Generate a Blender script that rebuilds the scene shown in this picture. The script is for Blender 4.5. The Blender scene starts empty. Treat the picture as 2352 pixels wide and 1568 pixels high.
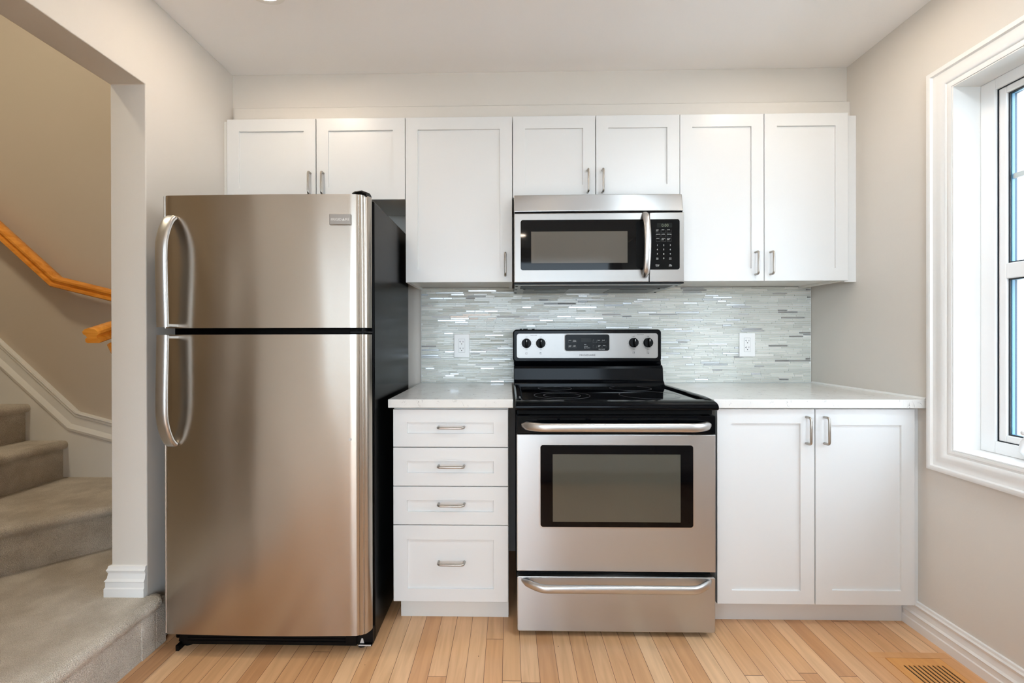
import bpy, bmesh, math, random
from mathutils import Vector, Matrix
random.seed(7)
PI = math.pi
SC = bpy.context.scene
COL = SC.collection

# ------------------------------------------------------------------ camera
cam = bpy.data.cameras.new('camera')
cam.sensor_fit = 'HORIZONTAL'; cam.sensor_width = 36.0
cam.lens = 36.0 * 1025.24 / 2352
cam.shift_x = 26.65 / 2352
cam.shift_y = -5.91 / 2352
cam.clip_start = 0.02; cam.clip_end = 100
co = bpy.data.objects.new('camera', cam); COL.objects.link(co)
_yaw, _pitch, _roll = 0.0187, -0.0016, 0.0019
co.rotation_euler = (Matrix.Rotation(_yaw, 3, 'Z') @ Matrix.Rotation(PI / 2 + _pitch, 3, 'X') @ Matrix.Rotation(-_roll, 3, 'Z')).to_euler()
co.location = (-0.4069, -2.3602, 1.1255)
SC.camera = co

# ------------------------------------------------------------------ world, sun, exposure
SC.view_settings.view_transform = 'Standard'
SC.view_settings.look = 'None'
SC.view_settings.gamma = 1.0
SC.view_settings.use_curve_mapping = False
SC.view_settings.exposure = 0.06
SC.cycles.max_bounces = 10
SC.cycles.diffuse_bounces = 6
SC.cycles.glossy_bounces = 5
SC.cycles.transmission_bounces = 8
SC.cycles.sample_clamp_indirect = 80.0
SC.cycles.caustics_reflective = False
SC.cycles.use_denoising = True
W = bpy.data.worlds.new('world'); SC.world = W; W.use_nodes = True
_bg = W.node_tree.nodes['Background']
_bg.inputs['Color'].default_value = (0.66, 0.77, 0.90, 1)
_bg.inputs['Strength'].default_value = 9.0
sun = bpy.data.lights.new('sun', 'SUN'); sun.energy = 9.0; sun.angle = 0.02; sun.color = (0.98, 0.92, 1.0)
so = bpy.data.objects.new('sun', sun); COL.objects.link(so)
so.rotation_euler = Vector((0.52, 0.03, -0.85)).to_track_quat('-Z', 'Y').to_euler()

def portal(name, loc, direction, sx, sy):
    l = bpy.data.lights.new(name, 'AREA'); l.shape = 'RECTANGLE'; l.size = sx; l.size_y = sy
    l.cycles.is_portal = True
    o = bpy.data.objects.new(name, l); COL.objects.link(o); o.location = loc
    o.rotation_euler = Vector(direction).to_track_quat('-Z', 'Z').to_euler()
portal('window_portal', (1.36, -1.35, 1.37), (-1, 0, 0), 1.25, 1.35)
def daylight(name, loc, target, sx, sy, watts, col):
    l = bpy.data.lights.new(name, 'AREA'); l.shape = 'RECTANGLE'; l.size = sx; l.size_y = sy; l.energy = watts; l.color = col
    o = bpy.data.objects.new(name, l); COL.objects.link(o); o.location = loc
    o.rotation_euler = (Vector(target) - Vector(loc)).to_track_quat('-Z', 'Y').to_euler()
portal('door_added_portal', (-0.28, -4.82, 1.13), (0, 1, 0), 2.75, 2.3)  # sky sampling through the added glass door

LAMP_POWER = 126.0        # emission of the recessed lamps
portal('window_added_portal', (-1.90, -3.87, 1.32), (1, 0, 0), 1.36, 1.9)  # sky sampling through the added side window

# ------------------------------------------------------------------ materials
def lin(c):
    return tuple((v / 255 / 12.92 if v / 255 <= 0.04045 else ((v / 255 + 0.055) / 1.055) ** 2.4) for v in c) + (1,)
class NT:
    def __init__(s, m): s.t = m.node_tree; s.n = s.t.nodes; s.l = s.t.links
    def new(s, typ, **k):
        n = s.n.new(typ)
        for a, b in k.items():
            if a[0] == '_':
                n.inputs[a[1:].replace('_', ' ')].default_value = b
            else: setattr(n, a, b)
        return n
    def link(s, a, b): s.l.new(a, b)
def mat(name, col, rough=0.5, metal=0.0, **k):
    m = bpy.data.materials.new(name); m.use_nodes = True
    p = m.node_tree.nodes['Principled BSDF']
    p.inputs['Base Color'].default_value = lin(col)
    p.inputs['Roughness'].default_value = rough
    p.inputs['Metallic'].default_value = metal
    for a, b in k.items():
        p.inputs[a.replace('_', ' ')].default_value = b
    return m
def bump(m, scale, strength, dist=0.002, detail=4, vec_scale=None, use='Object'):
    t = NT(m); p = m.node_tree.nodes['Principled BSDF']
    tc = t.new('ShaderNodeTexCoord'); src = tc.outputs[use]
    if vec_scale:
        mp = t.new('ShaderNodeMapping'); mp.inputs['Scale'].default_value = vec_scale
        t.link(src, mp.inputs[0]); src = mp.outputs[0]
    nz = t.new('ShaderNodeTexNoise'); nz.inputs['Scale'].default_value = scale; nz.inputs['Detail'].default_value = detail
    t.link(src, nz.inputs['Vector'])
    b = t.new('ShaderNodeBump'); b.inputs['Strength'].default_value = strength; b.inputs['Distance'].default_value = dist
    t.link(nz.outputs['Fac'], b.inputs['Height']); t.link(b.outputs[0], p.inputs['Normal'])
    return nz, src, t, p, b

M = {}
M['wall'] = mat('greige_wall_paint', (213, 207, 199), 0.62); bump(M['wall'], 160, 0.08)
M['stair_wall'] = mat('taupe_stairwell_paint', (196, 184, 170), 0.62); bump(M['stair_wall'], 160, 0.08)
M['ceiling'] = mat('ceiling_paint', (242, 242, 243), 0.8); bump(M['ceiling'], 200, 0.08)
M['cabinet'] = mat('white_cabinet_lacquer', (217, 217, 216), 0.34); bump(M['cabinet'], 40, 0.02)
M['carcass'] = mat('cabinet_box_white', (222, 220, 215), 0.45); bump(M['carcass'], 40, 0.02)
M['cavity'] = mat('unfinished_gap_panel', (60, 50, 44), 0.8)
M['trim'] = mat('white_trim_paint', (231, 230, 228), 0.35); bump(M['trim'], 40, 0.03)
M['vinyl'] = mat('window_vinyl', (236, 236, 236), 0.3)
M['nickel'] = mat('brushed_nickel', (176, 170, 162), 0.28, 1.0); bump(M['nickel'], 300, 0.04)
M['black'] = mat('black_gloss_enamel', (3, 4, 7), 0.12, Specular_IOR_Level=0.12)
M['blackmat'] = mat('black_plastic', (5, 5, 6), 0.42, Specular_IOR_Level=0.15); bump(M['blackmat'], 200, 0.05)
M['blackside'] = mat('black_textured_side_panel', (3, 3, 4), 0.24, Specular_IOR_Level=0.07); bump(M['blackside'], 900, 0.2, 0.0004)
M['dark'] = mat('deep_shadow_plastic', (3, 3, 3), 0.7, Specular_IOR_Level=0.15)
M['blackglass'] = mat('black_glass', (4, 4, 6), 0.04, Specular_IOR_Level=0.20)
M['mwglass'] = mat('microwave_window_screen', (92, 87, 80), 0.08, Specular_IOR_Level=0.3)
M['ovenglass'] = mat('oven_window_glass', (70, 70, 62), 0.05, Specular_IOR_Level=1.0)
M['ring'] = mat('burner_ring_print', (88, 88, 92), 0.3)
M['ink'] = mat('black_ink', (25, 25, 26), 0.5)
M['displayglass'] = mat('satin_black_display', (7, 7, 8), 0.22, Specular_IOR_Level=0.12)
M['whiteink'] = mat('white_ink', (215, 215, 212), 0.5)
M['greyink'] = mat('grey_ink', (70, 70, 70), 0.5)
M['lcd'] = mat('unlit_display', (22, 23, 21), 0.25, Specular_IOR_Level=0.15)
M['lcdink'] = mat('dim_display_digits', (92, 98, 76), 0.4)
M['grease'] = mat('grease_filter_mesh', (120, 122, 120), 0.4, 0.7); bump(M['grease'], 500, 0.6)
M['hoodgrey'] = mat('grey_hood_underside', (168, 173, 172), 0.4, 0.1)
M['outlet'] = mat('white_outlet_plastic', (243, 242, 240), 0.3)
M['seam'] = mat('outlet_seam_shadow_gap', (150, 150, 148), 0.6)
M['slot'] = mat('outlet_slot', (12, 12, 12), 0.6)
M['chip'] = mat('chipped_paint_metal', (190, 186, 182), 0.5)
M['lens'] = mat('lamp_lens', (255, 255, 255), 0.5)
_p = M['lens'].node_tree.nodes['Principled BSDF']; _p.inputs['Emission Color'].default_value = (1.0, 0.84, 0.68, 1); _p.inputs['Emission Strength'].default_value = LAMP_POWER
M['lens_warm'] = mat('stair_lamp_lens', (255, 255, 255), 0.5)
_p = M['lens_warm'].node_tree.nodes['Principled BSDF']; _p.inputs['Emission Color'].default_value = (1.0, 0.90, 0.68, 1); _p.inputs['Emission Strength'].default_value = 92.0
M['lens_aisle'] = mat('aisle_lamp_lens', (255, 255, 255), 0.5)
_p = M['lens_aisle'].node_tree.nodes['Principled BSDF']; _p.inputs['Emission Color'].default_value = (1.0, 0.76, 0.46, 1); _p.inputs['Emission Strength'].default_value = 30.0
M['lens_fill'] = mat('fill_light_diffuser', (255, 255, 255), 0.5)  # diffuser of the added fill light
_p = M['lens_fill'].node_tree.nodes['Principled BSDF']; _p.inputs['Emission Color'].default_value = (0.76, 0.90, 1.0, 1); _p.inputs['Emission Strength'].default_value = 44.0
M['lens_right'] = mat('right_lamp_lens', (255, 255, 255), 0.5)
_p = M['lens_right'].node_tree.nodes['Principled BSDF']; _p.inputs['Emission Color'].default_value = (1.0, 0.84, 0.68, 1); _p.inputs['Emission Strength'].default_value = 96.0
M['siding'] = mat('white_vinyl_siding', (235, 236, 236), 0.6)
M['sidingjoint'] = mat('siding_shadow_lap', (205, 208, 210), 0.6)
M['ground'] = mat('outdoor_lawn', (62, 70, 48), 0.95)
M['spacer'] = mat('blue_grey_glazing_spacer', (52, 82, 104), 0.35)
M['spacer2'] = mat('pale_blue_glazing_edge', (120, 168, 196), 0.3)
M['gasket'] = mat('dark_glazing_gasket', (28, 34, 42), 0.5)
M['ventdark'] = mat('vent_slot_shadow', (58, 36, 18), 0.8)

# clear glass: thin pane
m = mat('window_glass', (255, 255, 255), 0.0); M['glass'] = m
t = NT(m); m.node_tree.nodes.remove(m.node_tree.nodes['Principled BSDF'])
tr = t.new('ShaderNodeBsdfTransparent'); gl = t.new('ShaderNodeBsdfGlossy'); gl.inputs['Roughness'].default_value = 0.0
lw = t.new('ShaderNodeLayerWeight'); lw.inputs['Blend'].default_value = 0.5; pw = t.new('ShaderNodeMath', operation='POWER'); pw.inputs[1].default_value = 5.0
t.link(lw.outputs['Facing'], pw.inputs[0]); fr = t.new('ShaderNodeMapRange'); fr.inputs[3].default_value = 0.04; fr.inputs[4].default_value = 1.0; t.link(pw.outputs[0], fr.inputs[0]); mx = t.new('ShaderNodeMixShader')
tr.inputs[0].default_value = (0.95, 0.97, 0.97, 1)
t.link(fr.outputs[0], mx.inputs[0]); t.link(tr.outputs[0], mx.inputs[1]); t.link(gl.outputs[0], mx.inputs[2])
t.link(mx.outputs[0], m.node_tree.nodes['Material Output'].inputs[0])

def steel(name, col, rough, aniso, wav, rot=0.25, streak=(900, 900, 6)):
    m = mat(name, col, rough, 1.0); t = NT(m); p = m.node_tree.nodes['Principled BSDF']
    p.inputs['Anisotropic'].default_value = aniso
    p.inputs['Anisotropic Rotation'].default_value = rot
    tg = t.new('ShaderNodeTangent'); tg.direction_type = 'RADIAL'; tg.axis = 'Z'
    t.link(tg.outputs[0], p.inputs['Tangent'])
    tc = t.new('ShaderNodeTexCoord')
    mp = t.new('ShaderNodeMapping'); mp.inputs['Scale'].default_value = streak
    t.link(tc.outputs['Object'], mp.inputs[0])
    nz = t.new('ShaderNodeTexNoise'); nz.inputs['Scale'].default_value = 1.0; nz.inputs['Detail'].default_value = 3
    t.link(mp.outputs[0], nz.inputs['Vector'])
    mr = t.new('ShaderNodeMapRange'); mr.inputs[3].default_value = rough - 0.01; mr.inputs[4].default_value = rough + 0.015
    mp2 = t.new('ShaderNodeMapping'); mp2.inputs['Scale'].default_value = (3.2, 3.2, 0.9)
    t.link(tc.outputs['Object'], mp2.inputs[0])
    n2 = t.new('ShaderNodeTexNoise'); n2.inputs['Scale'].default_value = 1.0; n2.inputs['Detail'].default_value = 1.0
    t.link(mp2.outputs[0], n2.inputs['Vector'])
    b = t.new('ShaderNodeBump'); b.inputs['Strength'].default_value = 1.0; b.inputs['Distance'].default_value = wav
    t.link(n2.outputs['Fac'], b.inputs['Height']); t.link(b.outputs[0], p.inputs['Normal'])
    return m
M['fridge_steel'] = steel('brushed_stainless_door', (184, 175, 165), 0.26, 0.7, 0.022)
M['steel'] = steel('brushed_stainless', (192, 191, 190), 0.36, 0.7, 0.003)
M['console_steel'] = steel('brushed_stainless_console', (166, 163, 160), 0.36, 0.7, 0.003)
M['steel_smooth'] = mat('satin_stainless_handle', (198, 196, 194), 0.33, 1.0)

# quartz with thin grey veins
m = mat('white_quartz', (222, 220, 216), 0.12); M['quartz'] = m
t = NT(m); p = m.node_tree.nodes['Principled BSDF']; tc = t.new('ShaderNodeTexCoord')
n1 = t.new('ShaderNodeTexNoise'); n1.inputs['Scale'].default_value = 16; n1.inputs['Detail'].default_value = 5; n1.inputs['Distortion'].default_value = 1.6
t.link(tc.outputs['Object'], n1.inputs['Vector'])
sb = t.new('ShaderNodeMath', operation='SUBTRACT'); sb.inputs[1].default_value = 0.5; t.link(n1.outputs['Fac'], sb.inputs[0])
ab = t.new('ShaderNodeMath', operation='ABSOLUTE'); t.link(sb.outputs[0], ab.inputs[0])
mr = t.new('ShaderNodeMapRange'); mr.inputs[1].default_value = 0.0; mr.inputs[2].default_value = 0.012; mr.inputs[3].default_value = 1; mr.inputs[4].default_value = 0
t.link(ab.outputs[0], mr.inputs[0])
n2 = t.new('ShaderNodeTexNoise'); n2.inputs['Scale'].default_value = 26; n2.inputs['Detail'].default_value = 2
t.link(tc.outputs['Object'], n2.inputs['Vector'])
m2 = t.new('ShaderNodeMapRange'); m2.inputs[1].default_value = 0.52; m2.inputs[2].default_value = 0.66
t.link(n2.outputs['Fac'], m2.inputs[0])
mu = t.new('ShaderNodeMath', operation='MULTIPLY'); t.link(mr.outputs[0], mu.inputs[0]); t.link(m2.outputs[0], mu.inputs[1])
n3 = t.new('ShaderNodeTexNoise'); n3.inputs['Scale'].default_value = 9; n3.inputs['Detail'].default_value = 3
t.link(tc.outputs['Object'], n3.inputs['Vector'])
c1 = t.new('ShaderNodeMix', data_type='RGBA'); c1.inputs[6].default_value = lin((228, 226, 222)); c1.inputs[7].default_value = lin((210, 208, 205))
t.link(n3.outputs['Fac'], c1.inputs[0])
c2 = t.new('ShaderNodeMix', data_type='RGBA'); c2.inputs[7].default_value = lin((128, 126, 124))
t.link(mu.outputs[0], c2.inputs[0]); t.link(c1.outputs[2], c2.inputs[6]); t.link(c2.outputs[2], p.inputs['Base Color'])

# carpet
def carpet():
    m = mat('beige_loop_carpet', (205, 192, 175), 0.95); t = NT(m); p = m.node_tree.nodes['Principled BSDF']
    p.inputs['Sheen Weight'].default_value = 0.35
    tc = t.new('ShaderNodeTexCoord')
    a = t.new('ShaderNodeTexNoise'); a.inputs['Scale'].default_value = 420; a.inputs['Detail'].default_value = 4
    b = t.new('ShaderNodeTexNoise'); b.inputs['Scale'].default_value = 9; b.inputs['Detail'].default_value = 4
    v = t.new('ShaderNodeTexVoronoi'); v.inputs['Scale'].default_value = 330
    for n in (a, b, v): t.link(tc.outputs['Object'], n.inputs['Vector'])
    ra = t.new('ShaderNodeValToRGB'); ra.color_ramp.elements[0].position = 0.35; ra.color_ramp.elements[0].color = lin((208, 192, 172))
    ra.color_ramp.elements[1].position = 0.62; ra.color_ramp.elements[1].color = lin((248, 237, 222)); t.link(a.outputs['Fac'], ra.inputs[0])
    rb = t.new('ShaderNodeValToRGB'); rb.color_ramp.elements[0].position = 0.35; rb.color_ramp.elements[0].color = (0.74, 0.71, 0.67, 1)
    rb.color_ramp.elements[1].position = 0.65; rb.color_ramp.elements[1].color = (1, 1, 1, 1); t.link(b.outputs['Fac'], rb.inputs[0])
    mx = t.new('ShaderNodeMix', data_type='RGBA', blend_type='MULTIPLY'); mx.inputs[0].default_value = 1
    t.link(ra.outputs[0], mx.inputs[6]); t.link(rb.outputs[0], mx.inputs[7]); t.link(mx.outputs[2], p.inputs['Base Color'])
    ad = t.new('ShaderNodeMath', operation='ADD'); t.link(a.outputs['Fac'], ad.inputs[0]); t.link(v.outputs['Distance'], ad.inputs[1])
    bm_ = t.new('ShaderNodeBump'); bm_.inputs['Strength'].default_value = 0.9; bm_.inputs['Distance'].default_value = 0.006
    t.link(ad.outputs[0], bm_.inputs['Height']); t.link(bm_.outputs[0], p.inputs['Normal'])
    return m
M['carpet'] = carpet()

# strip floor: boards 57 mm wide running along y
def strip_floor():
    m = mat('maple_strip_floor', (210, 160, 115), 0.30); t = NT(m); p = m.node_tree.nodes['Principled BSDF']
    tc = t.new('ShaderNodeTexCoord'); sp = t.new('ShaderNodeSeparateXYZ'); t.link(tc.outputs['Object'], sp.inputs[0])
    def mth(op, a, b=None):
        n = t.new('ShaderNodeMath', operation=op)
        for i, v in enumerate((a, b)):
            if v is None: continue
            if isinstance(v, (int, float)): n.inputs[i].default_value = v
            else: t.link(v, n.inputs[i])
        return n.outputs[0]
    W_ = 0.0621; L_ = 1.15
    xs = mth('DIVIDE', mth('SUBTRACT', sp.outputs[0], 0.0048), W_); row = mth('FLOOR', xs); fx = mth('FRACT', xs)
    wn = t.new('ShaderNodeTexWhiteNoise', noise_dimensions='1D'); t.link(row, wn.inputs['W'])
    ys = mth('ADD', mth('DIVIDE', sp.outputs[1], L_), mth('MULTIPLY', wn.outputs['Value'], 7.3)); idx = mth('FLOOR', ys); fy = mth('FRACT', ys)
    cb = t.new('ShaderNodeCombineXYZ'); t.link(row, cb.inputs[0]); t.link(idx, cb.inputs[1])
    wn2 = t.new('ShaderNodeTexWhiteNoise', noise_dimensions='2D'); t.link(cb.outputs[0], wn2.inputs['Vector'])
    rp = t.new('ShaderNodeValToRGB'); e = rp.color_ramp.elements
    e[0].position = 0; e[0].color = lin((202, 150, 106)); e[1].position = 1; e[1].color = lin((231, 190, 148))
    for q, c in ((0.2, (213, 162, 116)), (0.5, (219, 171, 126)), (0.8, (224, 179, 136))):
        x = e.new(q); x.color = lin(c)
    t.link(wn2.outputs['Value'], rp.inputs[0])
    # grain
    mp = t.new('ShaderNodeMapping'); mp.inputs['Scale'].default_value = (42, 3.0, 1); t.link(tc.outputs['Object'], mp.inputs[0])
    av = t.new('ShaderNodeVectorMath', operation='ADD'); t.link(mp.outputs[0], av.inputs[0])
    sc = t.new('ShaderNodeVectorMath', operation='SCALE'); t.link(wn2.outputs['Color'], sc.inputs[0]); sc.inputs['Scale'].default_value = 40
    t.link(sc.outputs[0], av.inputs[1])
    nz = t.new('ShaderNodeTexNoise'); nz.inputs['Scale'].default_value = 1.0; nz.inputs['Detail'].default_value = 5; nz.inputs['Distortion'].default_value = 0.8
    t.link(av.outputs[0], nz.inputs['Vector'])
    rg = t.new('ShaderNodeValToRGB'); rg.color_ramp.elements[0].position = 0.3; rg.color_ramp.elements[0].color = (0.80, 0.76, 0.72, 1)
    rg.color_ramp.elements[1].position = 0.62; rg.color_ramp.elements[1].color = (1.03, 1.03, 1.03, 1); t.link(nz.outputs['Fac'], rg.inputs[0])
    mx = t.new('ShaderNodeMix', data_type='RGBA', blend_type='MULTIPLY'); mx.inputs[0].default_value = 0.8
    t.link(rp.outputs[0], mx.inputs[6]); t.link(rg.outputs[0], mx.inputs[7])
    # gaps
    ex = mth('ABSOLUTE', mth('SUBTRACT', fx, 0.5)); gx = mth('GREATER_THAN', ex, 0.488)
    ey = mth('ABSOLUTE', mth('SUBTRACT', fy, 0.5)); gy = mth('GREATER_THAN', ey, 0.4992)
    g = mth('MAXIMUM', gx, gy)
    # knots / nail specks
    vo = t.new('ShaderNodeTexVoronoi'); vo.inputs['Scale'].default_value = 9.0; t.link(tc.outputs['Object'], vo.inputs['Vector'])
    kn = mth('LESS_THAN', vo.outputs['Distance'], 0.022)
    g2 = mth('MAXIMUM', g, mth('MULTIPLY', kn, 0.8))
    m2 = t.new('ShaderNodeMix', data_type='RGBA'); m2.inputs[7].default_value = lin((96, 58, 34)); t.link(g2, m2.inputs[0]); t.link(mx.outputs[2], m2.inputs[6])
    t.link(m2.outputs[2], p.inputs['Base Color'])
    b = t.new('ShaderNodeBump'); b.inputs['Strength'].default_value = 0.35; b.inputs['Distance'].default_value = 0.001; b.invert = True
    t.link(g, b.inputs['Height']); t.link(b.outputs[0], p.inputs['Normal'])
    return m
M['floor'] = strip_floor()

def wood(name, c0, c1, rough=0.28, scale=(6, 40, 40)):
    m = mat(name, c0, rough); t = NT(m); p = m.node_tree.nodes['Principled BSDF']; tc = t.new('ShaderNodeTexCoord')
    mp = t.new('ShaderNodeMapping'); mp.inputs['Scale'].default_value = scale; t.link(tc.outputs['Object'], mp.inputs[0])
    nz = t.new('ShaderNodeTexNoise'); nz.inputs['Scale'].default_value = 1; nz.inputs['Detail'].default_value = 5; nz.inputs['Distortion'].default_value = 1.0
    t.link(mp.outputs[0], nz.inputs['Vector'])
    r = t.new('ShaderNodeValToRGB'); r.color_ramp.elements[0].position = 0.3; r.color_ramp.elements[0].color = lin(c0)
    r.color_ramp.elements[1].position = 0.7; r.color_ramp.elements[1].color = lin(c1); t.link(nz.outputs['Fac'], r.inputs[0]); t.link(r.outputs[0], p.inputs['Base Color'])
    return m
M['oak'] = wood('honey_oak_varnish', (208, 124, 30), (236, 158, 60), 0.25)
M['ventwood'] = wood('amber_oak_register', (212, 146, 78), (224, 162, 92), 0.32, (40, 4, 1))
M['ventborder'] = wood('amber_border_boards', (206, 150, 98), (218, 164, 112), 0.32, (40, 4, 1))

# glass / metal mosaic: colour and finish come from a per-tile attribute
m = mat('mosaic_tile', (190, 200, 196), 0.08); M['tile'] = m
t = NT(m); p = m.node_tree.nodes['Principled BSDF']
at = t.new('ShaderNodeAttribute'); at.attribute_name = 'tile_colour'
t.link(at.outputs['Color'], p.inputs['Base Color']); t.link(at.outputs['Alpha'], p.inputs['Metallic'])
mr = t.new('ShaderNodeMapRange'); mr.inputs[3].default_value = 0.10; mr.inputs[4].default_value = 0.30
t.link(at.outputs['Alpha'], mr.inputs[0]); t.link(mr.outputs[0], p.inputs['Roughness'])
M['grout'] = mat('pale_grout', (232, 234, 231), 0.8)

# ------------------------------------------------------------------ mesh helpers
class MB:
    def __init__(s): s.bm = bmesh.new(); s.mi = 0
    def _f(s, vs):
        try:
            f = s.bm.faces.new(vs); f.material_index = s.mi; return f
        except ValueError: return None
    def box(s, x0, x1, y0, y1, z0, z1):
        v = [s.bm.verts.new((x, y, z)) for x in (x0, x1) for y in (y0, y1) for z in (z0, z1)]
        for q in ((0, 1, 3, 2), (4, 6, 7, 5), (0, 4, 5, 1), (2, 3, 7, 6), (0, 2, 6, 4), (1, 5, 7, 3)):
            s._f([v[i] for i in q])
        return s
    def prism(s, poly, axis, a0, a1):
        """poly: 2D points in the two other axes (in xyz order), extruded along axis"""
        def P(u, v, w):
            return {'x': (w, u, v), 'y': (u, w, v), 'z': (u, v, w)}[axis]
        A = [s.bm.verts.new(P(u, v, a0)) for u, v in poly]; B = [s.bm.verts.new(P(u, v, a1)) for u, v in poly]
        s._f(A[::-1]); s._f(B)
        n = len(poly)
        for i in range(n): s._f([A[i], A[(i + 1) % n], B[(i + 1) % n], B[i]])
        return s
    def rplate(s, u0, u1, v0, v1, r, axis, a0, a1, n=5, corners=(1, 1, 1, 1)):
        """rounded rectangle extruded along axis; corners order: (u0v0,u1v0,u1v1,u0v1)"""
        pts = []
        for (cu, cv, a, k) in ((u0, v0, PI, corners[0]), (u1, v0, 1.5 * PI, corners[1]), (u1, v1, 0, corners[2]), (u0, v1, .5 * PI, corners[3])):
            if not k: pts.append((cu, cv)); continue
            ou = cu + (r if cu == u0 else -r); ov = cv + (r if cv == v0 else -r)
            for i in range(n + 1):
                b = a + i / n * PI / 2; pts.append((ou + r * math.cos(b), ov + r * math.sin(b)))
        return s.prism(pts, axis, a0, a1)
    def sweep(s, path, side, a, b, n=14, power=2.0, scales=None, cap=True):
        """superellipse section a (along side) x b swept on path"""
        side = Vector(side).normalized(); path = [Vector(p) for p in path]; rings = []
        for i, P in enumerate(path):
            T = (path[min(i + 1, len(path) - 1)] - path[max(i - 1, 0)]).normalized()
            U = (side - T * side.dot(T)).normalized(); V = T.cross(U)
            k = scales[i] if scales else 1.0
            ring = []
            for j in range(n):
                th = 2 * PI * j / n; c, d = math.cos(th), math.sin(th)
                ring.append(s.bm.verts.new(P + U * (a * k * math.copysign(abs(c) ** (2 / power), c)) + V * (b * k * math.copysign(abs(d) ** (2 / power), d))))
            rings.append(ring)
        for r0, r1 in zip(rings, rings[1:]):
            for j in range(n): s._f([r0[j], r0[(j + 1) % n], r1[(j + 1) % n], r1[j]])
        if cap: s._f(rings[0][::-1]); s._f(rings[-1])
        return s
    def profile_sweep(s, prof, path, up=(0, 0, 1), out=None, miter=None):
        """closed profile (o,u) swept on straight polyline; out = list of outward vectors per vertex (may be scaled for mitres), miter up vectors"""
        rings = []
        for i, P in enumerate(path):
            O = Vector(out[i]); U = Vector(up[i]) if isinstance(up, list) else Vector(up)
            rings.append([s.bm.verts.new(Vector(P) + O * o + U * u) for o, u in prof])
        n = len(prof)
        for r0, r1 in zip(rings, rings[1:]):
            for j in range(n): s._f([r0[j], r0[(j + 1) % n], r1[(j + 1) % n], r1[j]])
        s._f(rings[0][::-1]); s._f(rings[-1])
        return s
    def cyl(s, c, axis, r, h, n=24, r2=None):
        c = Vector(c); r2 = r if r2 is None else r2
        ax = {'x': Vector((1, 0, 0)), 'y': Vector((0, 1, 0)), 'z': Vector((0, 0, 1))}[axis]
        u = {'x': Vector((0, 1, 0)), 'y': Vector((0, 0, 1)), 'z': Vector((1, 0, 0))}[axis]; v = ax.cross(u)
        A = [s.bm.verts.new(c + (u * math.cos(2 * PI * i / n) + v * math.sin(2 * PI * i / n)) * r) for i in range(n)]
        B = [s.bm.verts.new(c + ax * h + (u * math.cos(2 * PI * i / n) + v * math.sin(2 * PI * i / n)) * r2) for i in range(n)]
        s._f(A[::-1]); s._f(B)
        for i in range(n): s._f([A[i], A[(i + 1) % n], B[(i + 1) % n], B[i]])
        return s
    def ring(s, c, r, w, h=0.0004, n=64):
        cx, cy, cz = c; q = []
        for i in range(n):
            a = 2 * PI * i / n
            q.append([s.bm.verts.new((cx + rr * math.cos(a), cy + rr * math.sin(a), cz + zz)) for rr, zz in ((r - w / 2, 0), (r - w / 2, h), (r + w / 2, h), (r + w / 2, 0))])
        for i in range(n):
            for j in range(4): s._f([q[i][j], q[i][(j + 1) % 4], q[(i + 1) % n][(j + 1) % 4], q[(i + 1) % n][j]])
        return s
    def text(s, txt, x, z, y, size, depth=0.0004, align='CENTER', rot=None, sx=1.0):
        """lettering standing in the xz plane, facing -y, baseline at z"""
        cu = bpy.data.curves.new('t', 'FONT'); cu.body = txt; cu.size = size; cu.extrude = depth / 2; cu.align_x = align; cu.resolution_u = 2
        o = bpy.data.objects.new('t', cu); COL.objects.link(o)
        bpy.context.view_layer.update()
        me = bpy.data.meshes.new_from_object(o.evaluated_get(bpy.context.evaluated_depsgraph_get()))
        mtx = Matrix(((sx, 0, 0, x), (0, 0, -1, y), (0, 1, 0, z), (0, 0, 0, 1)))
        if rot is not None: mtx = rot @ mtx
        me.transform(mtx)
        n0 = len(s.bm.faces); s.bm.from_mesh(me); s.bm.faces.ensure_lookup_table()
        for f in s.bm.faces[n0:]: f.material_index = s.mi
        bpy.data.objects.remove(o); bpy.data.curves.remove(cu); bpy.data.meshes.remove(me)
        return s
    def shaker(s, x0, x1, z0, z1, yf, yb, rail, dep=0.007, rails=None):
        """shaker front facing -y: rails (l,r,b,t)"""
        l, r, b, tp = rails or (rail,) * 4
        def ring(a0, a1, c0, c1, y): return [s.bm.verts.new(p) for p in ((a0, y, c0), (a1, y, c0), (a1, y, c1), (a0, y, c1))]
        e = 0.0012
        R = [ring(x0, x1, z0, z1, yb), ring(x0, x1, z0, z1, yf + e), ring(x0 + e, x1 - e, z0 + e, z1 - e, yf),
             ring(x0 + l, x1 - r, z0 + b, z1 - tp, yf), ring(x0 + l + .001, x1 - r - .001, z0 + b + .001, z1 - tp - .001, yf + dep)]
        s._f(R[0][::-1])
        for a, c in zip(R, R[1:]):
            for j in range(4): s._f([a[j], a[(j + 1) % 4], c[(j + 1) % 4], c[j]])
        s._f(R[-1])
        return s

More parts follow.
